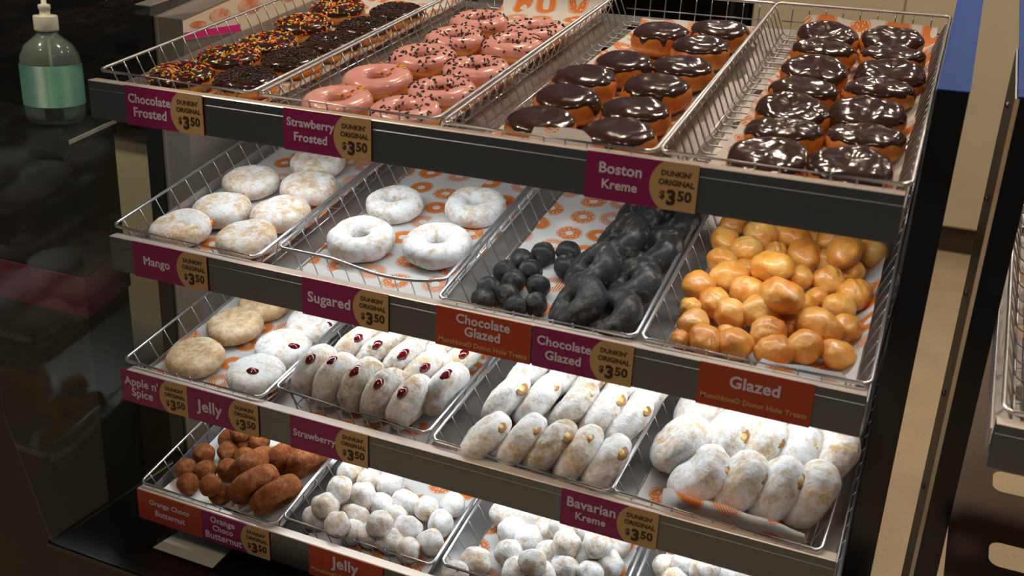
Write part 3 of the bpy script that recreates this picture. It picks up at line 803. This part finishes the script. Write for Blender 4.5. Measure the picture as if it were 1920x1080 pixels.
for i, (u, v) in enumerate(P_A4):
    j = i//2
    place('chocolate_topped_donut', VK2[(i + j) % 4], flat('A4', u, v, rnd.uniform(-0.4, 0.4) + (PI if j % 2 else 0), 0.98, 0.12),
          f"thickly iced chocolate topped donut, {'left' if i % 2 == 0 else 'right'} column, {ORD[j]} from the front, rightmost basket", 'donut', 'chocolate topped donuts in the rightmost basket')

# --- second shelf: dusted mango shells, sugared rings
VM = []
for i in range(3):
    s_ = Surf(0.0475, 0.040, None, 140 + i, 0.0026, 1.06, 0.002)
    VM.append(s_.mesh('sugared_dough', MT['sugarmango'], 44, 24))
MANGO = blob('mango_filling', MT['mangojelly'], 0.008, 0.007, 0.009, 3)
P_B1 = [(0.074,0.066),(0.198,0.076),(0.098,0.141),(0.201,0.164),(0.082,0.242),(0.19,0.26),(0.149,0.349)]
N_B1 = ['front left', 'front right', 'second on the left, orange filling showing', 'second on the right', 'third on the left', 'third on the right', 'farthest back']
for i, (u, v) in enumerate(P_B1):
    pr = [(None, VM[i % 3], None)]
    r0 = {2: -1.35, 4: -1.2, 5: -0.2}.get(i)
    if r0 is not None: pr.append(('mango_filling', MANGO, None, Matrix.Translation((0.0465*math.cos(r0), 0.0455*math.sin(r0), 0.021)) @ Matrix.Scale(1.0 if i == 2 else 0.55, 4)))
    place('filled_donut', pr, flat('B1', u, v, 0 if r0 is not None else rnd.uniform(0, 6), 1.0), f"round sugar dusted donut, {N_B1[i]}, left basket of second shelf", 'donut', 'dusted mango donuts')
P_B2 = [(0.078,0.104),(0.201,0.127),(0.07,0.226),(0.203,0.26)]
for i, (u, v) in enumerate(P_B2):
    s_ = Surf(0.0525, 0.036, 0.0125, 160 + i, 0.0024)
    place('sugared_ring', [(None, s_.mesh('sugared_ring', MT['sugarheavy'], 56, 28), None)], flat('B2', u, v, rnd.uniform(0, 6), (1.03, 1.02, 0.93, 0.97)[i]),
          f"white sugared ring donut, {('front left', 'front right', 'back left', 'back right')[i]} of the four", 'donut', 'sugared ring donuts')

# --- leaning donuts: the axis of the donut is tilted by tau from the shelf's long direction
def lean(k, u, v, tau, psi, hole, R, half, extra=0.0):
    a = Vector((math.cos(tau)*math.cos(psi), -math.cos(tau)*math.sin(psi), -math.sin(tau))).normalized()
    up = (Vector((0, 0, 1)) - a*a.z).normalized()
    side = a.cross(up)                      # points towards the back or front along the depth
    if side.y > 0: side = -side
    hx = (up*math.cos(hole) + side*math.sin(hole)).normalized()
    yv = a.cross(hx)
    h = R*math.sqrt(max(0.0, 1 - a.z*a.z)) + half*abs(a.z)*0.6 + 0.003 + extra
    return frame(k) @ Matrix.Translation((u, v, h - HF)) @ Matrix((hx, yv, a)).transposed().to_4x4()
D = math.radians
VC = [Surf(0.047, 0.038, 0.0085, 180 + i, 0.0026).mesh('cocoa_ring', MT['cocoa'], 48, 24, True) for i in range(3)]
P_B3R = [(0.187,0.056),(0.239,0.045),(0.178,0.146),(0.238,0.132),(0.191,0.242),(0.244,0.227),(0.194,0.318),(0.247,0.318)]
for i, (u, v) in enumerate(P_B3R):
    place('chocolate_ring', [(None, VC[i % 3], None)], lean('B3', u - 0.004, v, D(48 if i % 2 == 0 else 54), D(-20), 0.4 + i, 0.046, 0.017),
          f"dark chocolate glazed ring leaning, {'left' if i % 2 == 0 else 'right'} column, {ORD[i//2]} from the front", 'donut', 'chocolate glazed rings')

def rows_of(pts, per):
    """names each ball of a pile by row from the front and place from the left"""
    order = sorted(range(len(pts)), key=lambda i: pts[i][1] - 0.55*(pts[i][2] - 0.02)); out = {}; nrow = max(1, round(len(pts)/per))
    for a in range(nrow):
        idx = order[round(a*len(order)/nrow):round((a+1)*len(order)/nrow)]
        for q, i in enumerate(sorted(idx, key=lambda j: pts[j][0])): out[i] = (a, q)
    return out
def pile(k, pts, meshes, base_r, what, where, name, group, per, extra=None):
    nm = rows_of(pts, per)
    for i, (u, v, h, r) in enumerate(pts):
        M = local(k, u, v, h + 0.002) @ Matrix.Rotation(rnd.uniform(0, 6.28), 4, 'Z') @ Matrix.Rotation(rnd.uniform(-0.6, 0.6), 4, 'X') @ Matrix.Scale(r/base_r, 4)
        a, q = nm[i]
        pr = [(None, meshes[i % len(meshes)], None)]
        if extra and i in extra: pr.append(extra[i])
        place(name, pr, M, f"{what}, {ORD[q]} from left in {'front' if a == 0 else ORD[a]} row, {where}", 'donut hole', group)
P_B3 = [(0.091,0.055,0.017,0.0171),(0.114,0.072,0.017,0.0171),(0.04,0.058,0.017,0.0173),(0.069,0.079,0.017,0.0174),(0.102,0.114,0.018,0.0176),(0.036,0.087,0.018,0.0176),(0.063,0.116,0.018,0.0177),(0.041,0.135,0.018,0.018),(0.076,0.149,0.018,0.018),(0.052,0.172,0.018,0.0183),(0.121,0.175,0.018,0.018),(0.11,0.216,0.018,0.0185),(0.076,0.199,0.018,0.0185)]
pile('B3', P_B3, [ball_mesh('cocoa_ball', MT['cocoa'], 0.018, 200 + i, 0.10) for i in range(4)], 0.018, 'dark chocolate donut hole', 'beside the dark rings', 'donut_hole', 'chocolate donut holes', 4)
P_B4 = [(0.036,0.062,0.013,0.0128),(0.07,0.061,0.02,0.0204),(0.108,0.062,0.022,0.0219),(0.159,0.067,0.021,0.0209),(0.193,0.085,0.023,0.0228),(0.233,0.088,0.019,0.0192),(0.143,0.1,0.023,0.0229),(0.088,0.099,0.012,0.0117),(0.047,0.088,0.021,0.0214),(0.031,0.131,0.016,0.0158),(0.202,0.132,0.025,0.0253),(0.234,0.146,0.02,0.0198),(0.165,0.137,0.015,0.0146),(0.088,0.125,0.022,0.0221),(0.127,0.143,0.025,0.0253),(0.06,0.149,0.021,0.0208),(0.171,0.183,0.018,0.0181),(0.22,0.19,0.022,0.0221),(0.234,0.227,0.023,0.0233),(0.148,0.15,0.051,0.0245),(0.188,0.218,0.015,0.0147),(0.098,0.188,0.022,0.0223),(0.03,0.178,0.023,0.0231),(0.066,0.213,0.024,0.0241),(0.131,0.244,0.019,0.0189),(0.083,0.249,0.018,0.0179),(0.159,0.237,0.029,0.0189),(0.195,0.251,0.023,0.0225),(0.122,0.224,0.046,0.0236),(0.223,0.298,0.016,0.0165),(0.187,0.311,0.019,0.0194),(0.044,0.255,0.022,0.0221),(0.153,0.306,0.025,0.0248),(0.11,0.313,0.017,0.0171),(0.208,0.301,0.044,0.024),(0.244,0.349,0.024,0.024),(0.072,0.293,0.024,0.0237),(0.035,0.315,0.021,0.0215),(0.081,0.344,0.025,0.0249),(0.124,0.36,0.024,0.0243),(0.184,0.364,0.023,0.0234),(0.035,0.373,0.019,0.0193),(0.152,0.378,0.016,0.0161),(0.089,0.396,0.016,0.0165),(0.215,0.386,0.016,0.0159)]
pile('B4', P_B4, [ball_mesh('glazed_ball', MT['glaze'], 0.0215, 220 + i, 0.15, i % 3 == 0, 4, 0.92, (1.0, 1.22, 1.1, 1.3)[i % 4]) for i in range(9)], 0.021, 'golden glazed donut hole', 'piled in the basket', 'donut_hole', 'glazed donut holes', 7)

# --- third shelf
VSP = [Surf(0.0495, 0.040, None, 240 + i, 0.002, 1.0).mesh('spiced_dough', MT['spice'], 44, 24) for i in range(2)]
VJ = [Surf(0.049, 0.042, None, 250 + i, 0.0026, 1.04).mesh('jelly_dough', MT['sugarheavy'], 44, 24) for i in range(2)]
JEL = blob('jelly_filling', MT['jelly'], 0.011, 0.008, 0.0065, 5)
P_C1 = [(0.081,0.076),(0.21,0.074),(0.085,0.181),(0.208,0.154),(0.216,0.238),(0.09,0.264)]
L_C1 = ['plain tan spiced donut, front left of left basket, third shelf', 'sugared donut with red jelly on top, front right of left basket, third shelf', 'plain tan spiced donut behind the front tan one, third shelf', 'sugared donut with red jelly at right, middle of left basket, third shelf',
        'sugared donut with red jelly, back right of left basket, third shelf', 'tan donut mostly hidden by the magenta label above, back of left basket']
for i, (u, v) in enumerate(P_C1):
    if i in (0, 2, 5): place('spiced_donut', [(None, VSP[i % 2], None)], flat('C1', u, v, rnd.uniform(0, 6), 1.0), L_C1[i], 'donut', 'spiced donuts')
    else:
        pr = [(None, VJ[i % 2], None), ('jelly_filling', JEL, None, Matrix.Scale(1.0, 4) @ Matrix.Translation({1: (0.008, -0.014, 0.040), 3: (0.030, -0.006, 0.036), 4: (0.036, -0.008, 0.032)}[i]))]
        if i == 1: pr.append(('jelly_filling', JEL, None, Matrix.Translation((0.014, -0.048, 0.016))))
        place('jelly_donut', pr, flat('C1', u, v, 0, 0.98), L_C1[i], 'donut', 'sugared jelly donuts in the left basket')

def shingled(k, pts, rows, taus, mats, R, H, seed, what, fill, fillname, group, psi=15, ha=(18, 38), zo=0.0):
    ms = []
    for i in range(4):
        s_ = Surf(R, H, None, seed + i, 0.0032, 1.02)
        ms.append(s_.mesh('filled_dough', MT[mats[i % len(mats)]], 80, 40, True))
    i = 0
    for a, cnt in enumerate(rows):
        for q in range(cnt):
            u, v = pts[i]; tau = taus[a][q] if q < len(taus[a]) else taus[a][-1]
            hl = D(rnd.uniform(*ha))
            M = lean(k, u, v, D(tau), D(psi + rnd.uniform(-4, 4)), hl, R, H/2)
            pr = [(None, ms[(i*3 + a) % 4], None)]
            if fill and a < 2: pr.append((fillname, fill[i % len(fill)], None, Matrix.Translation((R*(0.985 if fillname == 'jelly_filling' else 0.99 - 0.10*(zo/0.02)), 0, zo + rnd.uniform(-0.004, 0.005)))))
            place('filled_donut', pr, M, f"{what}, {ORD[q]} from left in the {('front', 'second', 'back')[a]} row", 'donut', group)
            i += 1
JF = [blob('jelly_filling', MT['jelly'], 0.0058, 0.0098 + 0.001*i, 0.0072, 30 + i) for i in range(3)]
CF2 = [tear('cream_filling', 0.95 + 0.15*i, 40 + 2*i) for i in range(3)]
P_C2 = [(0.036,0.060),(0.081,0.054),(0.125,0.060),(0.171,0.052),(0.218,0.053),(0.252,0.104),(0.055,0.14),(0.1,0.141),(0.149,0.14),(0.194,0.134),(0.235,0.175),(0.063,0.205),(0.108,0.205),(0.150,0.205),(0.192,0.205)]
shingled('C2', P_C2, (6, 5, 4), ((14, 14, 16, 16, 20, 24), (34, 34, 34, 36, 38), (36,)), ('sugar', 'sugarthin', 'sugarthin'), 0.047, 0.042, 300, 'powdered donut oozing red jelly, standing on edge', JF, 'jelly_filling', 'upright red jelly donuts', 8, (8, 34))
P_C3 = [(0.069,0.038),(0.123,0.047),(0.168,0.052),(0.211,0.053),(0.254,0.053),(0.059,0.13),(0.107,0.141),(0.163,0.149),(0.208,0.151),(0.251,0.15),(0.063,0.208),(0.116,0.216),(0.159,0.220),(0.211,0.228),(0.256,0.224)]
shingled('C3', P_C3, (5, 5, 5), ((42, 32, 30, 28, 30), (36, 34, 34, 34, 34), (36,)), ('sugarheavy', 'sugar', 'sugarthin'), 0.0475, 0.042, 320, 'powdered cream donut, third basket of third shelf', CF2, 'cream_filling', 'powdered donuts in the third basket', 4, (-4, 16), 0.004)
P_C4 = [(0.100,0.074),(0.153,0.080),(0.203,0.086),(0.246,0.094),(0.055,0.13),(0.109,0.16),(0.159,0.167),(0.206,0.170),(0.256,0.179),(0.058,0.220),(0.116,0.226),(0.155,0.230),(0.204,0.234),(0.248,0.236)]
shingled('C4', P_C4, (4, 5, 5), ((44, 34, 30, 26), (44, 38, 32, 36, 30), (36,)), ('sugarheavy', 'sugar'), 0.049, 0.050, 340, 'powdered cream donut, rightmost basket of third shelf', CF2, 'cream_filling', 'powdered donuts in the rightmost basket', -6, (6, 30), 0.005)

# --- bottom shelf
P_D1 = [(0.124,0.049,0.019,0.0191),(0.121,0.038,0.047,0.0193),(0.057,0.048,0.019,0.0193),(0.102,0.103,0.02,0.0196),(0.067,0.085,0.02,0.0196),(0.03,0.076,0.02,0.0197),(0.113,0.139,0.02,0.0198),(0.035,0.121,0.02,0.02),(0.074,0.142,0.02,0.02),(0.092,0.168,0.02,0.0202),(0.055,0.169,0.02,0.0203),(0.089,0.17,0.05,0.0205),(0.12,0.178,0.032,0.0203)]
pile('D1', P_D1, [ball_mesh('crumb_ball', MT['butternut'], 0.02, 360 + i, 0.10) for i in range(3)], 0.02, 'orange brown crumb coated donut hole', 'bottom left basket', 'donut_hole', 'crumb coated donut holes', 4)
VN = [Surf(0.046, 0.038, 0.009, 370 + i, 0.0026).mesh('crumb_ring', MT['butternut'], 48, 24, True) for i in range(2)]
for i, (u, v) in enumerate([(0.188,0.069),(0.241,0.062),(0.160,0.105),(0.200,0.150),(0.246,0.155)]):
    place('crumb_donut', [(None, VN[i % 2], None)], lean('D1', u, v, D(34), D(28), 0.5 + i, 0.046, 0.018), f"orange brown crumb coated ring, {('front left', 'front right', 'half hidden by the front left ring', 'back left', 'back right')[i]}, bottom left basket", 'donut', 'crumb coated rings')
P_D2 = [(0.215,0.034,0.021,0.0207),(0.177,0.041,0.021,0.0209),(0.144,0.039,0.021,0.0211),(0.11,0.035,0.021,0.0212),(0.242,0.063,0.021,0.0208),(0.095,0.02,0.047,0.0214),(0.193,0.076,0.021,0.0212),(0.16,0.045,0.049,0.0213),(0.034,0.039,0.022,0.0216),(0.096,0.066,0.022,0.0215),(0.161,0.088,0.021,0.0214),(0.237,0.106,0.021,0.0213),(0.054,0.047,0.048,0.0218),(0.125,0.104,0.022,0.0218),(0.067,0.094,0.022,0.0219),(0.202,0.125,0.022,0.0216),(0.161,0.125,0.022,0.0218),(0.095,0.099,0.04,0.022),(0.239,0.148,0.022,0.0216),(0.058,0.087,0.05,0.0222),(0.077,0.147,0.022,0.0224),(0.114,0.154,0.022,0.0223),(0.034,0.152,0.023,0.0226)]
BS = [ball_mesh('sugared_ball', MT['sugarheavy' if i % 2 else 'sugar'], 0.022, 380 + i, 0.15, False, 4, 1.0, (1.0, 1.18, 1.08)[i % 3]) for i in range(5)]
SPOT = blob('jelly_filling', MT['jelly'], 0.003, 0.0022, 0.004, 9)
EX = {i: ('jelly_filling', SPOT, None, Matrix.Translation((0.0145, -0.0135, 0.004))) for i in (10, 11, 13, 16, 22)}
pile('D2', P_D2, BS, 0.022, 'powdered donut hole', 'second basket, bottom shelf', 'donut_hole', 'powdered donut holes with jelly', 5, EX)
P_D3 = [(0.018,0.01,0.022,0.0218),(0.106,0.044,0.022,0.0217),(0.147,0.055,0.022,0.0216),(0.215,0.085,0.022,0.0216),(0.037,0.044,0.022,0.022),(0.134,0.05,0.052,0.0219),(0.176,0.082,0.022,0.0217),(0.236,0.113,0.022,0.0218),(0.08,0.078,0.022,0.0222),(0.141,0.1,0.022,0.0221),(0.196,0.116,0.022,0.022),(0.099,0.116,0.022,0.0225),(0.166,0.11,0.044,0.0223),(0.065,0.122,0.023,0.0227),(0.213,0.124,0.05,0.0223),(0.121,0.143,0.023,0.0227),(0.169,0.162,0.023,0.0226),(0.235,0.159,0.022,0.0223),(0.038,0.151,0.023,0.0231),(0.084,0.159,0.023,0.023),(0.148,0.141,0.047,0.0228)]
pile('D3', P_D3, BS, 0.022, 'powdered donut hole', 'third basket, bottom shelf', 'donut_hole', 'powdered donut holes in the third basket', 5)
P_D4 = [(0.031,0.151,0.022,0.0224),(0.06,0.158,0.039,0.0225),(0.09,0.146,0.05,0.0224),(0.12,0.176,0.022,0.0223),(0.156,0.181,0.022,0.0221),(0.052,0.124,0.028,0.0221)]
pile('D4', P_D4, BS, 0.022, 'powdered donut hole', 'rightmost basket, bottom shelf', 'donut_hole', 'powdered donut holes in the rightmost basket', 3)

# ------------------------------------------------------------------ price labels on the shelf fronts
def price_label(r, x0, x1, lines, kind, label, sub=None):
    y, z, t = ROWS[r]
    w, h = x1 - x0, 0.057
    o = thing('price_label', label, 'label', Matrix.Translation((x0, y - 0.0248, z - 0.065)), 'labels on the shelf fronts')
    box('card', (0, 0, 0), (w, 0.0012, h), MT['magenta' if kind == 'price' else 'orange'], o)
    yt = -0.0004
    if kind == 'price':
        R = 0.034; cx = w - 0.0235; pts = []
        a0 = math.asin((h/2)/R)
        for k in range(17):
            a = PI - a0 + 2*a0*k/16; pts.append((cx + R*math.cos(a), h/2 + R*math.sin(a)))
        gx = [(w - 0.0002, 0.0002 if pts[-1][1] < pts[0][1] else h-0.0002), (w - 0.0002, h - 0.0002 if pts[-1][1] < pts[0][1] else 0.0002)]
        g = prism('price_circle', pts + gx, 1, -0.0003, 0.0001, MT['gold'], o)
        c2 = w - 0.0265
        put_text("DUNKIN'", 0.0105, MT['ink'], g, c2, h*0.76, yt, 0.036, 0.038)
        put_text('ORIGINAL', 0.0105, MT['ink'], g, c2 + 0.001, h*0.57, yt, 0.043, 0.038)
        put_text('$', 0.013, MT['ink'], g, c2 - 0.0145, h*0.30, yt, None, 0.03)
        put_text('3', 0.024, MT['ink'], g, c2 - 0.0035, h*0.25, yt, None, 0.05)
        put_text('50', 0.013, MT['ink'], g, c2 + 0.012, h*0.31, yt, 0.017, 0.04)
        tx, tw = (w - 0.053)/2 + 0.001, w - 0.062
    else:
        tx, tw = w*0.5, w*0.62
    if len(lines) == 1:
        n = len(lines[0]); put_text(lines[0], 0.02, MT['lilac'], o, tx, h*(0.5 if kind == 'price' else 0.66), yt, min(tw, 0.0102*n), 0.024)
    else:
        zs = {2: (0.68, 0.34), 3: (0.78, 0.5, 0.22)}[len(lines)] if not sub else (0.78, 0.48)
        m = max(len(q) for q in lines); per = tw/m
        per = min(per, 0.0088)
        for q, zz in zip(lines, zs): put_text(q, 0.02, MT['lilac'], o, tx, h*zz, yt, per*len(q), 0.024)
    if sub: put_text(sub, 0.009, MT['yellowink'], o, w/2, h*0.16 if len(lines) > 1 else h*0.24, yt, w*0.93, 0.025)
    return o
SUB = 'Munchkins\u00ae Donut Hole Treats'
price_label('A', -0.113, 0.026, ['Chocolate', 'Frosted'], 'price', 'magenta and tan label reading Chocolate Frosted')
price_label('A', 0.161, 0.298, ['Strawberry', 'Frosted'], 'price', 'magenta and tan label reading Strawberry Frosted')
price_label('A', 0.595, 0.732, ['Boston', 'Kreme'], 'price', 'magenta and tan label reading Boston Kreme')
price_label('B', -0.136, 0.006, ['Mango'], 'price', 'magenta and tan label reading Mango')
price_label('B', 0.175, 0.318, ['Sugared'], 'price', 'magenta and tan label reading Sugared')
price_label('B', 0.392, 0.533, ['Chocolate', 'Glazed'], 'orange', 'orange label reading Chocolate Glazed, left of the magenta one', SUB)
price_label('B', 0.536, 0.673, ['Chocolate', 'Glazed'], 'price', 'magenta and tan label reading Chocolate Glazed')
price_label('B', 0.757, 0.896, ['Glazed'], 'orange', 'orange label reading Glazed at the right of the second shelf', SUB)
price_label('C', -0.194, -0.0575, ["Apple n'", 'Spice'], 'price', "magenta and tan label reading Apple n' Spice")
price_label('C', -0.057, 0.081, ['Jelly'], 'price', 'magenta and tan label reading Jelly')
price_label('C', 0.140, 0.279, ['Strawberry'], 'price', 'magenta and tan label reading Strawberry alone, third shelf')
price_label('C', 0.588, 0.727, ['Bavarian', 'Kreme'], 'price', 'magenta and tan label reading Bavarian Kreme')
price_label('D', -0.182, -0.0445, ['Orange Choco', 'Butternut'], 'orange', 'orange label reading Orange Choco Butternut')
price_label('D', -0.044, 0.093, ['Orange', 'Choco', 'Butternut'], 'price', 'magenta and tan label reading Orange Choco Butternut')
price_label('D', 0.169, 0.306, ['Jelly'], 'orange', 'orange label reading Jelly on the bottom shelf', SUB)

# ------------------------------------------------------------------ neighbouring case at the right edge
nc = thing('display_case', 'second display case, cut off by the right edge of the photo', 'display case', Matrix())
prism('left_end_panel', sloped(0.235, 0.47, 0.1, 1.318, 0.16), 0, 1.0555, 1.088, MT['black'], nc)
prism('end_plate', sloped(0.237, 0.47, 0.1, 1.316, 0.16), 0, 1.0525, 1.0553, MT['fascia'], nc)
prism('edge_strip', [(0.2345, 0.1), (0.2368, 0.1), (0.2368, 1.317), (0.2345, 1.317)], 0, 1.0523, 1.0575, plain('beige_edge', (190, 164, 128), 0.5), nc)
prism('left_top_cap', [(0.2345, 1.3185), (0.80, 1.409), (0.80, 1.411), (0.2345, 1.3203)], 0, 1.055, 1.0885, MT['bluereflection'], nc)['label'] = 'brushed cap with painted blue reflection'
for yy, zz in ((0.36, 1.29), (0.36, 1.16), (0.36, 1.02), (0.36, 0.86), (0.36, 0.70)):
    bm = bmesh.new(); add_lathe(bm, [(0, 0), (0.005, 0), (0.004, 0.003), (0, 0.0042)], 12)
    link('bolt', finish(bm, 'bolt', MT['chrome']), nc, Matrix.Translation((1.0525, yy, zz)) @ Matrix.Rotation(-PI/2, 4, 'Y'))
box('base', (1.053, 0.30, 0.0), (2.2, 0.80, 0.1), MT['matblack'], nc)
shelf('B', 1.092, 1.60, 'steel shelf of the second case at the right edge, with a wire basket', False, (1.14, 1.26, 1.43, 1.55), None)
def deck_only():
    s = thing('lower_deck', 'brown steel deck with rounded cut-outs in the second case, lower right', 'shelf', Matrix.Translation((0, 0.06, 0.66)))
    bm = bmesh.new()
    add_holed_deck(bm, 1.09, 1.60, 0.0, 0.74, 0, 0.0012, (1.185, 1.335, 1.49), (0.17, 0.33), 0.04, 0.024)
    bmesh.ops.transform(bm, matrix=Matrix.Rotation(0.2, 4, 'X'), verts=bm.verts)
    link('deck', finish(bm, 'deck', brushed('brown_steel', (110, 96, 84), 0.4, 1), False), s)
    box('front_edge', (1.09, -0.002, -0.04), (1.60, 0.0, 0.0), MT['fascia'], s)
deck_only()
FR['N1'] = (1.098, 0.0085, 1.0056, 0.2309, 0.0)
b = thing('wire_basket', 'chrome wire basket at the far right edge, in the second case', 'basket', frame('N1'))
link('rim', RIM, b); link('wire_grid', GRID, b)
liner('N1', 0.03, 0.262, 0.012, 0.70, lf=0.02, seed=17, label=PL + 'in the basket at the far right edge')
